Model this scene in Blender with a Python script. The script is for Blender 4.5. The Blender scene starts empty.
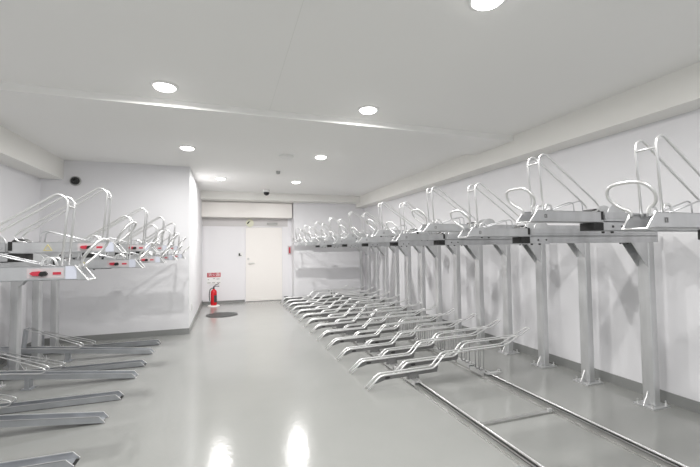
import bpy, bmesh, math, random
from mathutils import Vector, Matrix
random.seed(3)
S = bpy.context.scene
COL = S.collection

# ------------------------------------------------------------------ materials
def mat(name, base, rough=.5, metal=0., noise=None, bump=None, emit=None, stretch=None):
    m = bpy.data.materials.new(name); m.use_nodes = True
    nt = m.node_tree; b = nt.nodes['Principled BSDF']
    b.inputs['Base Color'].default_value = (*base, 1)
    b.inputs['Roughness'].default_value = rough
    b.inputs['Metallic'].default_value = metal
    if emit:
        b.inputs['Emission Color'].default_value = (*emit[0], 1)
        b.inputs['Emission Strength'].default_value = emit[1]
    if noise or bump:
        tc = nt.nodes.new('ShaderNodeTexCoord')
        mp = nt.nodes.new('ShaderNodeMapping')
        nt.links.new(tc.outputs['Object'], mp.inputs['Vector'])
        if stretch: mp.inputs['Scale'].default_value = stretch
    if noise:
        scale, amount = noise
        n = nt.nodes.new('ShaderNodeTexNoise'); n.inputs['Scale'].default_value = scale
        n.inputs['Detail'].default_value = 5
        nt.links.new(mp.outputs['Vector'], n.inputs['Vector'])
        r = nt.nodes.new('ShaderNodeValToRGB')
        r.color_ramp.elements[0].position = .3; r.color_ramp.elements[1].position = .7
        r.color_ramp.elements[0].color = (*[c*(1-amount) for c in base], 1)
        r.color_ramp.elements[1].color = (*[min(1, c*(1+amount)) for c in base], 1)
        nt.links.new(n.outputs['Fac'], r.inputs['Fac'])
        nt.links.new(r.outputs['Color'], b.inputs['Base Color'])
    if bump:
        scale, strength, dist = bump
        n2 = nt.nodes.new('ShaderNodeTexNoise'); n2.inputs['Scale'].default_value = scale
        n2.inputs['Detail'].default_value = 3
        nt.links.new(mp.outputs['Vector'], n2.inputs['Vector'])
        bp = nt.nodes.new('ShaderNodeBump'); bp.inputs['Strength'].default_value = strength
        bp.inputs['Distance'].default_value = dist
        nt.links.new(n2.outputs['Fac'], bp.inputs['Height'])
        nt.links.new(bp.outputs['Normal'], b.inputs['Normal'])
    return m

M = dict(
    wall   = mat('wall_paint', (.77, .766, .785), .55, bump=(60, .05, .002)),
    ceil   = mat('ceiling_paint', (.88, .875, .86), .8, bump=(80, .05, .002)),
    beam   = mat('beam_paint', (.82, .81, .78), .7, bump=(80, .05, .002)),
    floor  = mat('grey_floor_coating', (.285, .29, .278), .14, noise=(1.3, .03), bump=(26, .16, .004)),
    skirt  = mat('grey_skirting_coating', (.25, .255, .25), .4, noise=(5, .05)),
    panel  = mat('steel_partition_paint', (.80, .79, .81), .4),
    transom= mat('transom_shaded_grey', (.62, .60, .60), .5),  # grey has the lintel's shade painted in
    door   = mat('door_paint', (.86, .83, .80), .35),
    zinc   = mat('galvanized_steel', (.54, .545, .555), .42, .75, noise=(9, .13), stretch=(1, 1, .25)),
    zincp  = mat('galvanized_post', (.62, .625, .63), .42, .7, noise=(7, .16), stretch=(1, 1, .2)),
    tube   = mat('bright_plated_tube', (.74, .74, .74), .3, .75),
    lower  = mat('dark_plated_tube', (.90, .90, .90), .3, .65),
    web    = mat('shade_dark_zinc', (.22, .22, .22), .5, .5, noise=(8, .1)),  # zinc darkened to stand in for shade among the rack tubes
    rail   = mat('rail_steel', (.50, .50, .49), .3, .9, noise=(6, .1)),
    tray   = mat('floor_tray_zinc', (.52, .535, .56), .42, .8, noise=(7, .1)),
    lip    = mat('dull_lip_sheet', (.36, .36, .365), .6, .5),
    black  = mat('black_rubber', (.012, .012, .012), .6),
    dark   = mat('dark_grey_steel', (.05, .05, .05), .5),
    dome   = mat('black_dome_acrylic', (.015, .015, .015), .12),
    white  = mat('white_plastic', (.82, .82, .81), .4),
    sticker= mat('pinkish_sticker', (.52, .47, .48), .5),
    film   = mat('pale_film_label', (.58, .60, .68), .35),
    red    = mat('red_print', (.48, .03, .055), .4),
    yellow = mat('yellow_print', (.72, .62, .16), .5),
    extred = mat('extinguisher_red', (.62, .012, .02), .25),
    iron   = mat('cast_iron_lid', (.055, .06, .058), .45, .4, noise=(40, .4), bump=(60, .5, .004)),
    seam   = mat('ceiling_joint', (.80, .80, .78), .8),
    lime   = mat('pale_lime_plastic', (.70, .70, .56), .5),
    grey   = mat('grey_plastic', (.40, .40, .39), .5),
    greyl  = mat('light_grey_plastic', (.62, .62, .60), .5),
    lamp   = mat('lamp_lens', (1, 1, 1), .5, emit=((1, .985, .965), 9)),
)

# ------------------------------------------------------------------ mesh helpers
def box(bm, x0, x1, y0, y1, z0, z1):
    v = [bm.verts.new((x, y, z)) for x in (x0, x1) for y in (y0, y1) for z in (z0, z1)]
    for f in ((0,1,3,2), (4,6,7,5), (0,4,5,1), (2,3,7,6), (0,2,6,4), (1,5,7,3)):
        bm.faces.new([v[i] for i in f])

def prism(bm, poly, y0, y1):
    """polygon in (x, z) extruded along y"""
    a = [bm.verts.new((x, y0, z)) for x, z in poly]
    b = [bm.verts.new((x, y1, z)) for x, z in poly]
    bm.faces.new(a); bm.faces.new(b[::-1])
    n = len(poly)
    for i in range(n):
        bm.faces.new([a[i], b[i], b[(i+1) % n], a[(i+1) % n]])

def prism_x(bm, poly, x0, x1):
    """polygon in (y, z) extruded along x"""
    a = [bm.verts.new((x0, y, z)) for y, z in poly]
    b = [bm.verts.new((x1, y, z)) for y, z in poly]
    bm.faces.new(a[::-1]); bm.faces.new(b)
    n = len(poly)
    for i in range(n):
        bm.faces.new([a[i], a[(i+1) % n], b[(i+1) % n], b[i]])

def cyl(bm, c, r, h, axis='z', n=20, r2=None):
    r2 = r if r2 is None else r2
    ring = []
    for rr, t in ((r, 0), (r2, h)):
        vs = []
        for i in range(n):
            a = 2*math.pi*i/n; p, q = rr*math.cos(a), rr*math.sin(a)
            o = {'z': (p, q, t), 'x': (t, p, q), 'y': (p, t, q)}[axis]
            vs.append(bm.verts.new((c[0]+o[0], c[1]+o[1], c[2]+o[2])))
        ring.append(vs)
    bm.faces.new(ring[0]); bm.faces.new(ring[1])
    for i in range(n):
        bm.faces.new([ring[0][i], ring[0][(i+1) % n], ring[1][(i+1) % n], ring[1][i]])

def lathe(bm, prof, c=(0,0,0), n=28):
    rings = []
    for r, z in prof:
        rings.append([bm.verts.new((c[0]+r*math.cos(2*math.pi*i/n), c[1]+r*math.sin(2*math.pi*i/n), c[2]+z)) for i in range(n)])
    for a, b in zip(rings, rings[1:]):
        for i in range(n):
            bm.faces.new([a[i], a[(i+1) % n], b[(i+1) % n], b[i]])
    bm.faces.new(rings[0][::-1]); bm.faces.new(rings[-1])

def fillet(pts, fr, seg=5, closed=False):
    P = [Vector(p) for p in pts]; out = []
    n = len(P)
    for i, p in enumerate(P):
        if not closed and i in (0, n-1):
            out.append(p); continue
        a, b = P[i-1], P[(i+1) % n]
        d1, d2 = (a-p), (b-p)
        t = min(fr, d1.length*.49, d2.length*.49)
        s, e = p+d1.normalized()*t, p+d2.normalized()*t
        for k in range(seg+1):
            u = k/seg
            out.append(s*(1-u)**2 + p*2*u*(1-u) + e*u*u)
    return out

def sweep(bm, pts, r, n=8, closed=False):
    P = [Vector(p) for p in pts]; m = len(P)
    T = []
    for i in range(m):
        a = P[i-1] if (i or closed) else P[0]
        b = P[(i+1) % m] if (i < m-1 or closed) else P[-1]
        T.append((b-a).normalized())
    ref = Vector((0, 1, 0)) if abs(T[0].y) < .9 else Vector((0, 0, 1))
    N = (ref - T[0]*ref.dot(T[0])).normalized()
    rings = []
    for i in range(m):
        N = (N - T[i]*N.dot(T[i])).normalized(); B = T[i].cross(N)
        rings.append([bm.verts.new(P[i] + (N*math.cos(2*math.pi*k/n) + B*math.sin(2*math.pi*k/n))*r) for k in range(n)])
    for i in range(m if closed else m-1):
        a, b = rings[i], rings[(i+1) % m]
        for k in range(n):
            bm.faces.new([a[k], a[(k+1) % n], b[(k+1) % n], b[k]])
    if not closed:
        bm.faces.new(rings[0][::-1]); bm.faces.new(rings[-1])

def obj(name, build, m, parent=None, bevel=0., smooth=False):
    bm = bmesh.new(); build(bm)
    bmesh.ops.recalc_face_normals(bm, faces=bm.faces)
    if bevel:
        bmesh.ops.bevel(bm, geom=bm.edges[:], offset=bevel, segments=1, affect='EDGES', profile=.5)
    me = bpy.data.meshes.new(name); bm.to_mesh(me); bm.free()
    if smooth:
        for p in me.polygons: p.use_smooth = True
    me.materials.append(M[m])
    o = bpy.data.objects.new(name, me); COL.objects.link(o)
    if parent: o.parent = parent
    return o

def B(*a): return lambda bm: box(bm, *a)

def struct(name, build, m, parent=None):
    o = obj(name, build, m, parent)
    if not parent: o['kind'] = 'structure'
    return o

def thing(name, label, cat, loc=(0,0,0), rz=0., group=None):
    o = bpy.data.objects.new(name, None); COL.objects.link(o)
    o.empty_display_size = .1
    o.location = loc; o.rotation_euler = (0, 0, rz)
    o['label'] = label; o['category'] = cat
    if group: o['group'] = group
    return o

def kids(o): return [c for c in bpy.data.objects if c.parent == o]
def dup(root, loc, label, rot=None):
    r = root.copy(); COL.objects.link(r); r.location = loc; r['label'] = label
    if rot: r.rotation_euler = rot
    for ch in kids(root):
        c = ch.copy(); COL.objects.link(c); c.parent = r
        for g in kids(ch):
            d = g.copy(); COL.objects.link(d); d.parent = c
    return r

ORD = ['nearest', 'second', 'third', 'fourth', 'fifth', 'sixth', 'seventh', 'eighth', 'ninth', 'tenth',
       'eleventh', 'twelfth', 'thirteenth', 'fourteenth', 'fifteenth', 'sixteenth', 'seventeenth']

# ------------------------------------------------------------------ the room
XL, XR, YR = -2.71, 3.77, -2.6         # left wall, right wall, wall behind the camera
YB, YF = 10.45, 10.0                   # door wall, wall behind the right rack row
YK, XK = 6.88, -.60                    # block on the left: front face, side face
XS = 1.73                              # recess side
ZC = 2.84                              # ceiling
struct('floor', B(XL-.1, XR+.1, YR-.1, YB+.1, -.1, 0), 'floor')
struct('ceiling', B(XL-.1, XR+.1, YR-.1, YB+.1, ZC, ZC+.1), 'ceil')
struct('wall_left', B(XL-.1, XL, YR-.1, YK+.1, 0, ZC), 'wall')
struct('wall_right', B(XR, XR+.1, YR-.1, YB+.1, 0, ZC), 'wall')
# invented opening behind the viewer, added to let fill light in under a header
struct('wall_front', B(XL-.1, XR+.1, YR-.1, YR, 2.5, ZC), 'wall')
struct('wall_back', B(XK-.1, XS+.1, YB, YB+.1, 0, ZC), 'panel')
struct('wall_block', B(XL-.1, XK, YK, YB+.1, 0, ZC), 'wall')
struct('wall_recess', B(XS, XR+.05, YF, YB+.1, 0, ZC), 'wall')
# ceiling beams
struct('trim_1', B(3.50, XR, YR, YF, 2.555, ZC), 'beam')                 # right downstand
struct('trim_2', B(XL, -2.415, YR, YK, 2.535, ZC), 'beam')               # left downstand
struct('trim_3', B(-2.415, 3.50, 3.83, 4.62, ZC-.068, ZC), 'ceil')        # shallow cross beam
struct('trim_4', B(XK, 3.50, 9.62, YF, 2.66, ZC), 'beam')                # beam at the far end
struct('trim_7', B(XK, XS, YF, YB, 2.66, ZC), 'beam')
struct('trim_5', B(XK, XS-.03, 10.12, YB, 2.25, 2.645), 'door')           # boxed lintel over the door
struct('trim_6', B(XK, XS, YB-.035, YB, 2.03, 2.25), 'transom')  # band under the lintel, its shade put into the colour
struct('trim_11', B(1.625, XS, YB-.04, YB, 0, 2.25), 'wall')            # frame band over the partition
# skirtings
HB = .095
struct('baseboard_right', B(XR-.012, XR, YR, YF, 0, HB), 'skirt')
struct('baseboard_left', B(XL, XL+.012, YR, YK, 0, HB), 'skirt')
struct('baseboard_block', lambda bm: (box(bm, XL, XK+.012, YK-.012, YK, 0, HB), box(bm, XK, XK+.012, YK, YB, 0, HB)), 'skirt')
struct('baseboard_back', B(XK+.012, .47, YB-.012, YB, 0, .06), 'skirt')
struct('baseboard_recess', lambda bm: (box(bm, XS-.012, XS, YF, YB, 0, HB), box(bm, XS-.012, XR, YF-.012, YF, 0, HB), box(bm, 1.52, XS-.012, YB-.012, YB, 0, HB)), 'skirt')
# ceiling board joints
struct('trim_8', B(.415, .419, YR, 3.83, ZC-.0015, ZC+.001), 'seam')
# partition panel and door
struct('trim_9', B(XK+.03, .475, YB-.02, YB, .06, 2.03), 'panel')
struct('trim_10', B(1.49, 1.625, YB-.03, YB, HB, 2.03), 'panel')
d = struct('door_1', B(.497, 1.468, YB-.03, YB, .012, 2.0), 'door')
h = obj('door_handle', lambda bm: (cyl(bm, (.56, YB-.045, 1.15), .03, .016, 'y'), cyl(bm, (.575, YB-.085, 1.035), .011, .05, 'y', 12),
        sweep(bm, [(.575, YB-.085, 1.035), (.72, YB-.085, 1.035)], .012)), 'greyl', d)
obj('door_frame', lambda bm: (box(bm, .475, .495, YB-.04, YB, 0, 2.03), box(bm, 1.47, 1.49, YB-.04, YB, 0, 2.03), box(bm, .495, 1.47, YB-.04, YB, 2.003, 2.03)), 'panel', d)

# small fittings on walls and ceiling
def disc_mount(name, label, cat, loc, parts, group=None, rot=None):
    t = thing(name, label, cat, loc, 0, group)
    if rot: t.rotation_euler = rot
    for pn, prof, m in parts:
        obj(pn, lambda bm, prof=prof: lathe(bm, prof), m, t, smooth=False)
    return t
disc_mount('security_camera', 'black dome security camera on the left wall block, high above the racks', 'camera',
    (-2.25, YK, 2.515), [('mount_ring', [(.075, 0), (.078, .02), (.066, .03)], 'grey'), ('dome', [(.062, .03), (.06, .05), (.045, .075), (.02, .09), (.002, .093)], 'dome')], rot=(math.pi/2, 0, 0))
disc_mount('security_camera', 'black dome security camera with white base hanging from ceiling by the far beam', 'camera',
    (.92, 9.15, ZC), [('mount_base', [(.085, 0), (.085, -.05), (.07, -.055)], 'white'), ('dome', [(.07, -.055), (.065, -.09), (.045, -.12), (.01, -.135)], 'dome')])
disc_mount('smoke_detector', 'round flat smoke detector on the ceiling between the far downlights', 'smoke detector',
    (.87, 5.68, ZC), [('detector_body', [(.11, 0), (.11, -.02), (.09, -.035), (.03, -.04)], 'white')])
disc_mount('ceiling_sensor', 'small grey round ceiling sensor just beyond the smoke detector', 'sensor',
    (.90, 6.86, ZC), [('sensor_body', [(.04, 0), (.04, -.02), (.03, -.05), (.005, -.055)], 'grey')])
t = thing('wall_switch', 'small black switch on a white plate, on panel left of the door', 'switch', (.345, YB-.02, 1.27))
obj('plate', B(-.05, .07, -.012, 0, -.06, .06), 'white', t)
obj('switch_key', lambda bm: (box(bm, -.035, .005, -.035, -.012, -.035, .035), box(bm, .005, .04, -.022, -.012, -.035, -.02)), 'dark', t)
t = thing('exit_lamp', 'pale yellow-green rounded lamp with black mark above the door corner', 'lamp', (.60, YB-.025, 2.115))
obj('lamp_body', lambda bm: cyl(bm, (0, -.05, 0), .105, .05, 'y', 24), 'lime', t)
obj('black_mark', lambda bm: prism(bm, [(-.08, -.02), (-.055, .03), (-.01, .05), (.015, .05), (-.02, .02), (-.045, -.025)], -.058, -.05), 'black', t)
t = thing('door_closer', 'grey metal door closer above the white door', 'door closer', (1.2, YB-.025, 2.10))
obj('closer_body', B(-.14, .14, -.06, 0, -.02, .035), 'grey', t, .004)
obj('closer_arm', B(-.10, .16, -.05, -.035, -.045, -.02), 'greyl', t)
t = thing('call_sign', 'small red and white sign on the strip right of the door', 'sign', (1.675, YB-.04, 1.37))
obj('sign_board', B(-.05, .05, -.012, 0, -.12, .12), 'sticker', t)
obj('red_symbol', B(-.022, .022, -.015, -.012, -.085, .085), 'red', t)
t = thing('wall_outlet', 'white socket plate low on the side of the left wall block', 'outlet', (XK, 7.35, .38))
obj('outlet_plate', B(0, .01, -.04, .04, -.06, .06), 'greyl', t, .003)
obj('socket', B(.01, .013, -.018, .018, -.03, .03), 'grey', t)

# fire extinguisher with its sign
ex, ey = -.30, 9.98
t = thing('fire_extinguisher', 'red fire extinguisher on a white base plate on the floor', 'fire extinguisher', (ex, ey, .023)); t.scale = (.93, .93, .93)
obj('cylinder', lambda bm: lathe(bm, [(.075, 0), (.08, .012), (.08, .34), (.07, .385), (.035, .415), (.026, .43)], n=24), 'extred', t, smooth=True)
obj('valve', lambda bm: (cyl(bm, (0, 0, .43), .024, .045), box(bm, -.02, .02, -.02, .02, .465, .49)), 'dark', t)
obj('handle', lambda bm: (sweep(bm, [(-.01, 0, .48), (.05, 0, .505), (.14, 0, .50)], .01), sweep(bm, [(-.01, 0, .49), (.06, 0, .545), (.13, 0, .575)], .009)), 'dark', t)
obj('hose', lambda bm: sweep(bm, fillet([(-.02, 0, .46), (-.09, -.02, .44), (-.115, -.03, .3), (-.10, -.03, .12)], .06), .012), 'dark', t)
obj('label', lambda bm: [bm.faces.new([bm.verts.new((.0815*math.cos(a), .0815*math.sin(a), z)) for a, z in ((a0, .08), (a0+.18, .08), (a0+.18, .27), (a0, .27))]) for a0 in [-1.45+.18*i for i in range(7)]], 'dark', t)
obj('floor_plate', lambda bm: lathe(bm, [(.155, -.025), (.155, -.011), (.135, 0)], n=28), 'door', t)
t = thing('extinguisher_sign', 'red and white fire extinguisher sign above the red extinguisher', 'sign', (-.31, YB-.02, .66))
obj('sign_plate', B(-.17, .17, -.02, 0, -.16, .15), 'white', t)
obj('red_band', B(-.165, .165, -.024, -.02, .03, .145), 'red', t)
def text(name, body, size, m, parent, loc, rot=(math.pi/2, 0, 0)):
    c = bpy.data.curves.new(name, 'FONT'); c.body = body; c.size = size
    c.align_x = 'CENTER'; c.align_y = 'CENTER'; c.extrude = .0008
    c.materials.append(M[m])
    tmp = bpy.data.objects.new('lettering_curve', c); COL.objects.link(tmp)
    bpy.context.view_layer.update()
    me = bpy.data.meshes.new_from_object(tmp); me.name = name
    bpy.data.objects.remove(tmp); bpy.data.curves.remove(c)
    if not me.materials: me.materials.append(M[m])
    o = bpy.data.objects.new(name, me); COL.objects.link(o); o.parent = parent
    o.location = loc; o.rotation_euler = rot
    return o
text('sign_lettering', '消火器', .10, 'white', t, (0, -.0255, .086))
obj('instruction_print', lambda bm: [box(bm, x, x+w, -.022, -.02, z, z+.02) for x, w, z in ((-.15, .03, -.04), (-.02, .05, -.02), (.06, .08, -.03), (-.16, .08, -.125), (-.04, .07, -.125), (.07, .09, -.125))], 'grey', t)

# manhole lid
t = thing('manhole_cover', 'dark round drain cover in the floor before the extinguisher', 'manhole cover', (-.09, 8.58, 0))
obj('frame_ring', lambda bm: lathe(bm, [(.33, 0), (.33, .006), (.30, .008)], n=48), 'dark', t)
obj('lid', lambda bm: lathe(bm, [(.295, 0), (.295, .009), (.28, .011), (.1, .011), (.09, .013), (.02, .013)], n=48), 'iron', t)

# ------------------------------------------------------------------ downlights
def downlight(x, y, label, first=None):
    if first:
        return dup(first, (x, y, ZC), label)
    t = thing('downlight', label, 'ceiling light', (x, y, ZC), 0, 'round downlights')
    obj('trim_ring', lambda bm: lathe(bm, [(.112, 0), (.112, -.006), (.095, -.012), (.088, -.010)], n=32), 'white', t)
    obj('lens', lambda bm: lathe(bm, [(.085, -.004), (.085, -.012), (.076, -.024), (.055, -.032), (.03, -.036), (.004, -.037)], n=28), 'lamp', t)
    L = bpy.data.lights.new('lamp', 'AREA'); L.shape = 'DISK'; L.size = .08; L.energy = 28.5
    L.color = (1, .985, .965); L.spread = math.radians(180)
    lo = bpy.data.objects.new('lamp', L); COL.objects.link(lo); lo.parent = t; lo.location = (0, 0, -.04)
    return t
spots = [(-.51, 3.52, 'bright round downlight left of centre, just before the shallow ceiling beam'),
         (1.38, 3.52, 'bright round downlight right of centre, just before the shallow ceiling beam'),
         (-.52, 5.58, 'round downlight left of centre, beyond the shallow ceiling beam'),
         (1.39, 5.58, 'round downlight beside the smoke detector, beyond the shallow ceiling beam'),
         (-.11, 7.85, 'round downlight beside the left wall block, left of the ceiling camera'),
         (1.41, 7.85, 'far round downlight right of the ceiling camera'),
         (1.42, 1.72, 'round downlight cut off by the top edge of the picture')]
l0 = None
for x, y, lb in spots:
    r = downlight(x, y, lb, l0); l0 = l0 or r
    if y > 7:                                   # the far pair burns brighter
        lo = [c for c in kids(r) if c.type == 'LIGHT'][0]; lo.data = lo.data.copy(); lo.data.energy *= 1.2 if x < 0 else 2.0
for x, y in ((-.52, 1.72), (-.52, -.2), (1.42, -.2), (-.52, -2.0), (1.42, -2.0)):
    downlight(x, y, 'round ceiling downlight overhead or behind the viewer', l0)

# ------------------------------------------------------------------ upper trays
# local frame: u (=x) runs from the aisle tip towards the wall, z from the floor
HW = .05
def upper_unit(name, label, group, z0, upost, side, gear):
    t = thing(name, label, 'bike rack', (0, 0, 0), 0, group)
    W = HW
    # front channel: base and two upright sides with slanted aisle ends
    def chan(bm):
        box(bm, .055, .57, -W, W, z0, z0+.004)
        for s in (-1, 1):
            a, b = sorted((s*W, s*(W-.004)))
            prism(bm, [(.0, z0), (.57, z0), (.57, z0+.066), (.05, z0+.066)], a, b)
            a, b = sorted((s*W, s*(W-.014)))
            box(bm, .06, .57, a, b, z0+.063, z0+.066)
    tr = obj('front_tray', chan, 'zinc', t)
    obj('end_cap', lambda bm: (box(bm, .556, .576, -W-.002, W+.002, z0+.016, z0+.068)), 'black', tr)
    # folded lip with bright rims
    def lip(bm):
        prism(bm, [(-.004, z0-.004), (.07, z0+.001), (.07, z0+.005), (-.004, z0-.001)], -W, W)
    obj('end_lip', lip, 'lip', tr)
    obj('lip_rim', lambda bm: sweep(bm, [(.052, -W-.002, z0+.068), (-.002, -W-.002, z0-.003), (-.002, W+.002, z0-.003), (.052, W+.002, z0+.068)], .0035, 6), 'tube', tr)
    # rubber block beneath
    obj('rubber_block', B(.495, .578, -.048, .048, z0-.05, z0-.002), 'black', t)
    # rear tray and arm to the post
    def rear(bm):
        box(bm, .59, upost+.09, -W, W, z0+.004, z0+.008)
        for s in (-1, 1):
            a, b = sorted((s*W, s*(W-.004)))
            box(bm, .59, upost+.09, a, b, z0+.004, z0+.064)
            a, b = sorted((s*(W+.004), s*W))
            box(bm, .60, upost+.07, a, b, z0+.028, z0+.036)
    re = obj('rear_tray', rear, 'zinc', t)
    stop = [(0.70+.075*math.cos(math.pi*k/12), z0+.058+.062*math.sin(math.pi*k/12)) for k in range(13)]
    obj('wheel_stop', lambda bm: prism(bm, stop, -W+.006, -W+.012), 'zincp', re)
    obj('wheel_stop', lambda bm: prism(bm, stop, W-.012, W-.006), 'zincp', re)
    obj('stop_roller', lambda bm: prism(bm, [(.532+.038*math.cos(math.pi*k/10), z0+.06+.026*math.sin(math.pi*k/10)) for k in range(11)], -.035, .035), 'dark', tr)
    def arm(bm):
        box(bm, .575, upost+.10, -.045, .045, z0-.052, z0-.046)
        for s in (-1, 1):
            a, b = sorted((s*.045, s*.040))
            box(bm, .575, upost+.10, a, b, z0-.052, z0+.004)
    ar = obj('support_arm', arm, 'zinc', t)
    for u in (.66, .74, upost-.28, upost-.19):
        obj('bolt', lambda bm, u=u: cyl(bm, (u, -.02*side, z0-.064), .009, .014, n=8), 'dark', ar)
    for u in (.66, .74):
        obj('bolt', lambda bm, u=u: cyl(bm, (u, side*.045-(.005 if side < 0 else 0), z0-.025), .007, .005, 'y', 8), 'dark', ar)
    # post
    zt = z0-.052
    p = obj('post', B(upost-.0375, upost+.0375, -.05, .05, .012, zt), 'zincp', t, .006)
    obj('base_plate', B(upost-.11, upost+.11, -.085, .085, 0, .012), 'zincp', p)
    obj('base_rib', lambda bm: prism(bm, [(upost-.105, .012), (upost-.037, .012), (upost-.037, .125), (upost-.045, .125)], -.004, .004), 'tube', p)
    obj('anchor_bolts', lambda bm: [(cyl(bm, (upost+sx*.085, sy*.06, .012), .012, .012, n=8), cyl(bm, (upost+sx*.085, sy*.06, .02), .006, .03, n=8)) for sx in (-1, 1) for sy in (-1, 1)], 'tube', p)
    def gus(bm):
        for s in (-1, 1):
            a, b = sorted((s*.045, s*.040))
            prism(bm, [(upost-.235, zt), (upost-.037, zt), (upost-.037, zt-.215), (upost-.05, zt-.215)], a, b)
    obj('gusset', gus, 'zincp', p)
    # wheel hoop: two bent bars and a cross bar
    for s in (-1, 1):
        y = s*(W-.008)
        pts = [(.108, y, z0+.05), (.085, y, z0+.376), (.125, y, z0+.405), (.53, y, z0+.125), (.555, y, z0+.095), (.53, y, z0+.068), (.495, y, z0+.064)]
        def hb(bm, pts=pts):
            P = [Vector(q) for q in pts]
            path = fillet(pts, .035, 5)
            sweep(bm, path, .0054, 8)
        obj('hoop_bar', hb, 'tube', t, smooth=True)
    obj('cross_bar', lambda bm: sweep(bm, [(.088, -W+.008, z0+.345), (.088, W-.008, z0+.345)], .0055, 8), 'tube', t, smooth=True)
    for s in (-1, 1):
        y = s*(W-.02)
        obj('guard_bar', lambda bm, y=y: sweep(bm, fillet([(.13, y, z0+.055), (.40, y, z0+.132), (.425, y, z0+.122), (.432, y, z0+.055)], .02), .0036, 6), 'zinc', t, smooth=True)
    for y in (-.03, .03):
        obj('wheel_guide', lambda bm, y=y: sweep(bm, fillet([(.19, y, z0+.055), (.185, y, z0+.10), (.14, y, z0+.105), (.125, y, z0+.055)], .03), .006, 6), 'tube', t, smooth=True)
    # handle loop
    hl = [(.045, .042, .05), (.03, .036, .075), (.008, .085, .105), (-.024, .10, .145), (-.05, .075, .18), (-.058, .04, .19)]
    hl = hl + [(x, -y, z) for x, y, z in hl[::-1]]
    obj('handle_loop', lambda bm: sweep(bm, fillet([(x, y, z0+z) for x, y, z in hl], .04, 4), .007, 8), 'tube', t, smooth=True)
    # marks on the side that faces the camera (side = -1 or +1 in local y)
    f = side*W
    def plate(x0, x1, za, zb, th=.0015, lift=0.):
        a, b = sorted((f+side*lift, f+side*(lift+th)))
        return lambda bm: box(bm, x0, x1, a, b, z0+za, z0+zb)
    if gear == 'left':
        obj('warning_label', plate(.095, .235, .012, .056), 'sticker', tr)
        obj('film_label', plate(.045, .088, .004, .064), 'film', tr)
        obj('red_stripe', plate(.105, .137, .026, .038, .001, .0015), 'red', tr)
        obj('red_latch', lambda bm: prism(bm, [(.172, z0+.03), (.185, z0+.044), (.212, z0+.042), (.222, z0+.034), (.21, z0+.024), (.185, z0+.022)], *sorted((f+side*.0015, f+side*.012))), 'red', tr)
        obj('black_latch', lambda bm: prism(bm, [(.155, z0+.032), (.163, z0+.043), (.18, z0+.042), (.188, z0+.026), (.175, z0+.02), (.16, z0+.024)], *sorted((f+side*.0015, f+side*.014))), 'black', tr)
        tri = [(.365, .016), (.405, .016), (.385, .05)]
        obj('yellow_triangle', lambda bm: sweep(bm, [(u, f+side*.0008, z0+z) for u, z in tri], .003, 6, True), 'yellow', tr)
    else:
        def ring(bm):
            a, b = sorted((f, f+side*.003))
            for x0, x1, za, zb in ((.108, .112, .022, .044), (.122, .126, .022, .044), (.112, .122, .022, .026), (.112, .122, .040, .044)):
                box(bm, x0, x1, a, b, z0+za, z0+zb)
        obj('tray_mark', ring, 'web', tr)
    return t

RY = [1.12, 1.745, 2.34, 2.95, 3.52, 4.10] + [4.67+.565*k for k in range(10)]
XT = 1.65
protos = {}
for i, y in enumerate(RY):
    lev = 'lower' if i % 2 == 0 else 'raised'
    lb = ('%s upper bike tray from the camera in the right-hand row, set %s' % (ORD[i], 'low' if lev == 'lower' else 'high')) if i else 'nearest upper bike tray at right, partly outside the picture'
    if lev not in protos:
        protos[lev] = upper_unit('upper_bike_tray', lb, 'upper bike trays along the right wall', 1.49 if lev == 'lower' else 1.56, 1.92, -1, 'right')
        protos[lev].location = (XT, y, 0)
    else:
        dup(protos[lev], (XT, y, 0), lb)

LY = [2.06, 2.66, 3.25, 3.83, 4.36, 4.83, 5.33, 5.85, 6.38]
protos = {}
for i, y in enumerate(LY):
    lev = 'lower' if i % 2 == 0 else 'raised'
    lb = '%s upper bike tray from the camera in the left-hand row, set %s' % (ORD[i], 'low' if lev == 'lower' else 'high')
    if lev not in protos:
        protos[lev] = upper_unit('upper_bike_tray', lb, 'upper bike trays along the left wall', 1.285 if lev == 'lower' else 1.408, 1.71, 1, 'left')
        protos[lev].location = (-.62, y+.05, 0); protos[lev].rotation_euler = (0, 0, math.pi)
    else:
        dup(protos[lev], (-.62, y+.05, 0), lb)

# ------------------------------------------------------------------ sliding floor racks on the right
RAILX = (1.845, 2.675)
t = thing('floor_rail_track', 'pair of steel floor rails running under the sliding tube racks', 'rail track', (0, 0, 0))
for x in RAILX:
    r = obj('rail', lambda bm, x=x: (box(bm, x-.045, x+.045, .9, 9.9, 0, .004), box(bm, x-.028, x-.024, .9, 9.9, .004, .04), box(bm, x+.024, x+.028, .9, 9.9, .004, .045),
            box(bm, x-.028, x-.008, .9, 9.9, .037, .04), box(bm, x+.008, x+.028, .9, 9.9, .04, .045)), 'rail', t)
    obj('rail_lip', lambda bm, x=x: sweep(bm, [(x+.026, .9, .045), (x+.026, 9.9, .045)], .005, 8), 'tube', r, smooth=True)
for y in (2.53, 4.6, 6.6, 8.6):
    tb = obj('tie_bar', B(RAILX[0]+.03, RAILX[1]-.03, y-.018, y+.018, .002, .014), 'rail', t)
    obj('tie_bolt', lambda bm, y=y: [cyl(bm, (x, y, .014), .011, .02, n=8) for x in (RAILX[0]+.05, RAILX[1]-.05, RAILX[1]-.075)], 'tube', tb)
obj('rail_stop', lambda bm: (box(bm, RAILX[1]-.03, RAILX[1]+.15, 3.36, 3.395, .046, .066), cyl(bm, (RAILX[1]+.13, 3.378, .066), .014, .02, n=10)), 'tube', t)

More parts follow.
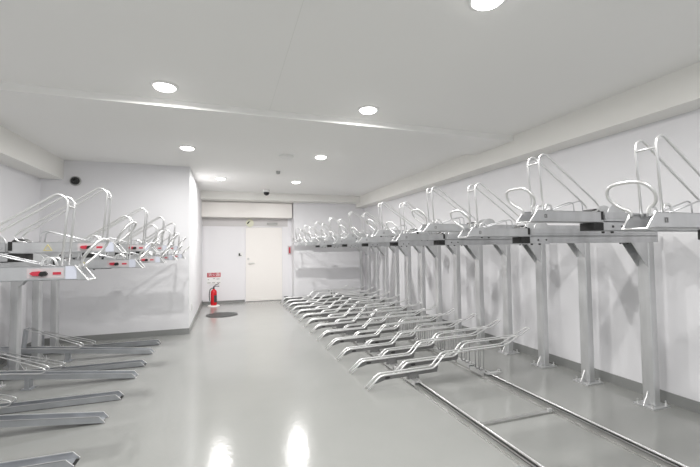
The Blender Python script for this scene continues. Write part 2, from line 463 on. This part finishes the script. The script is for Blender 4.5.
def floor_rack(label, group, x0, first_leg):
    t = thing('sliding_floor_rack', label, 'bike rack', (0, 0, 0), 0, group)
    s = .035
    side = [(0, .012), (.135, .135), (.75, .145), (.885, .28), (1.67, .297), (1.845, .378)]
    P = [(u, -s, z) for u, z in side] + [(u, s, z) for u, z in side[::-1]]
    obj('wheel_tube', lambda bm: sweep(bm, fillet(P, .045, 5), .0085, 8), 'lower', t, smooth=True)
    def web(bm):
        top = [(.06, .055), (.14, .112), (.76, .124), (.80, .15)]
        bot = [(.82, .15), (.80, .092), (.20, .075), (.10, .05)]
        prism(bm, top+bot, -.004, .004)
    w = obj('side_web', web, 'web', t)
    obj('web_slot', lambda bm: (prism(bm, [(.225+.03*math.cos(a), .096+.014*math.sin(a)) for a in [2*math.pi*k/16 for k in range(16)]], -.0065, -.004),
                                None), 'dark', w)
    for rx, zt in ((RAILX[0]-x0, .09), (RAILX[1]-x0, .13)):
        c = obj('rail_carriage', lambda bm, rx=rx: (box(bm, rx-.04, rx+.04, -.12, .12, .047, .053), box(bm, rx-.042, rx-.038, -.12, .12, .02, .06), box(bm, rx+.034, rx+.04, -.12, .12, .03, .06)), 'tube', t)
        obj('carriage_bolt', lambda bm, rx=rx: [cyl(bm, (rx+.01, y, .053), .012, .014, n=8) for y in (-.09, .09)], 'rail', c)
    rx = RAILX[1]-x0
    for y in (-.03, .03):
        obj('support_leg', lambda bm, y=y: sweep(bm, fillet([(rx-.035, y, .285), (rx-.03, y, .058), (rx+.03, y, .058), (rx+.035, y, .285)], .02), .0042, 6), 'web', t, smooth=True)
    rx = RAILX[0]-x0
    if rx > .3:
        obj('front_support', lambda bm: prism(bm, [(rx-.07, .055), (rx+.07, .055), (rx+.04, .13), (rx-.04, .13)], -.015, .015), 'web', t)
    else:
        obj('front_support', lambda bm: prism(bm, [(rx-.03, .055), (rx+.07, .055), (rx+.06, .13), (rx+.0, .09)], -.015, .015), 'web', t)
    return t
protoA = protoB = None
for k in range(13):
    y = 3.53 + .5235*k
    lb = '%s tube floor rack from the camera among those pushed forward to the aisle' % ORD[k]
    if not protoA:
        protoA = floor_rack(lb, 'tube floor racks set forward', 1.33, True); protoA.location = (1.33, y, 0)
    else: dup(protoA, (1.33, y, 0), lb)
for k in range(12):
    y = 3.785 + .5235*k
    lb = '%s tube floor rack from the camera among those set back toward the wall' % ORD[k]
    if not protoB:
        protoB = floor_rack(lb, 'tube floor racks set back', 1.755, True); protoB.location = (1.755, y, .012)
    else: dup(protoB, (1.755, y, .012), lb)

# ------------------------------------------------------------------ floor trays on the left
def floor_tray(label, tilt):
    t = thing('floor_bike_tray', label, 'bike rack', (0, 0, 0), 0, 'floor bike trays along the left wall')
    L = 1.74; w = .055; zb = .005 if not tilt else .004
    def chan(bm):
        box(bm, .02, L, -w+.002, w-.002, zb, zb+.004)
        for s in (-1, 1):
            a, b = sorted((s*w, s*(w-.003)))
            prism(bm, [(.0, zb), (L, zb), (L, zb+.05), (.045, zb+.05)], a, b)
            a, b = sorted((s*w, s*(w-.012)))
            box(bm, .045, L, a, b, zb+.047, zb+.05)
    c = obj('wheel_channel', chan, 'tray', t)
    obj('channel_rim', lambda bm: [sweep(bm, [(.045, s*(w-.002), zb+.051), (L, s*(w-.002), zb+.051)], .0025, 6) for s in (-1, 1)] + [sweep(bm, [(-.001, -w, zb+.004), (.045, -w, zb+.051)], .003, 6), sweep(bm, [(-.001, w, zb+.004), (.045, w, zb+.051)], .003, 6)], 'tube', c)
    if not tilt:
        obj('floor_pad', B(.0, L, -w+.01, w-.01, 0, .006), 'black', c)
    for s in (-1, 1):
        y = s*.045
        P = [(1.47, y, zb+.29), (.89, y, zb+.115), (.845, y, zb+.09), (.87, y, zb+.058), (1.5, y, zb+.052)]
        obj('hoop_tube', lambda bm, P=P: sweep(bm, fillet(P, .022, 4), .0062, 8), 'tube', t, smooth=True)
    obj('hoop_bridge', lambda bm: (sweep(bm, [(1.47, -.045, zb+.29), (1.47, .045, zb+.29)], .0062, 8), box(bm, 1.47, 1.49, -.045, .045, zb+.03, zb+.29)), 'tray', t)
    if tilt:
        a = math.radians(6)
        # props keep the wall end up
        for u in (1.0, 1.6):
            zt = u*math.sin(a)
            pr_ = obj('prop_stand', lambda bm: (box(bm, -.02, .02, -.045, .045, 0, zt+.004), box(bm, -.05, .05, -.06, .06, 0, .006)), 'tray', t)
            pr_.rotation_euler = (0, a, 0)
            pr_.location = (u*math.cos(a)*1.0, 0, -u*math.sin(a)*0)
            pr_.matrix_parent_inverse = Matrix.Identity(4)
            # undo the tilt of the tray: place in the tray's frame
            pr_.location = Matrix.Rotation(a, 4, 'Y') @ Vector((u*math.cos(a), 0, 0))
    return t
TY = [(3.0, 0), (3.65, 1), (4.15, 0), (4.768, 1), (5.225, 0), (5.778, 1), (6.307, 0)]
pt = {}
for i, (y, tilt) in enumerate(TY):
    lb = '%s galvanized floor tray from the camera in the left row, %s' % (ORD[i], 'sloping up to the wall' if tilt else 'lying flat')
    rot = (0, math.radians(-6) if tilt else 0, math.pi)
    if tilt not in pt:
        pt[tilt] = floor_tray(lb, tilt); pt[tilt].location = (-.948, y, 0)
        pt[tilt].rotation_euler = rot
    else:
        dup(pt[tilt], (-.948, y, 0), lb, rot)

# ------------------------------------------------------------------ camera
cam = bpy.data.cameras.new('camera'); co = bpy.data.objects.new('camera', cam); COL.objects.link(co)
cam.sensor_width = 36; cam.sensor_fit = 'HORIZONTAL'; cam.lens = 372.183*36/700
cam.clip_start = .05
right = Vector((0.94907473, -0.31485652, -0.01106965)); down = Vector((0.00155174, 0.03980727, -0.99920617)); fwd = Vector((0.31504723, 0.94830415, 0.03826865))
R = Matrix((right, -down, -fwd)).transposed()
co.matrix_world = Matrix.Translation((0, 0, 1.42)) @ R.to_4x4()
S.camera = co

# ------------------------------------------------------------------ world and view
w = bpy.data.worlds.new('world'); S.world = w; w.use_nodes = True
w.node_tree.nodes['Background'].inputs[0].default_value = (.93, .97, 1, 1)
w.node_tree.nodes['Background'].inputs[1].default_value = 0.65
S.view_settings.view_transform = 'Standard'; S.view_settings.look = 'None'
S.view_settings.gamma = 1; S.view_settings.use_curve_mapping = False
S.view_settings.exposure = 0.0
S.cycles.use_denoising = True
S.cycles.max_bounces = 10; S.cycles.diffuse_bounces = 8
S.cycles.sample_clamp_indirect = 6
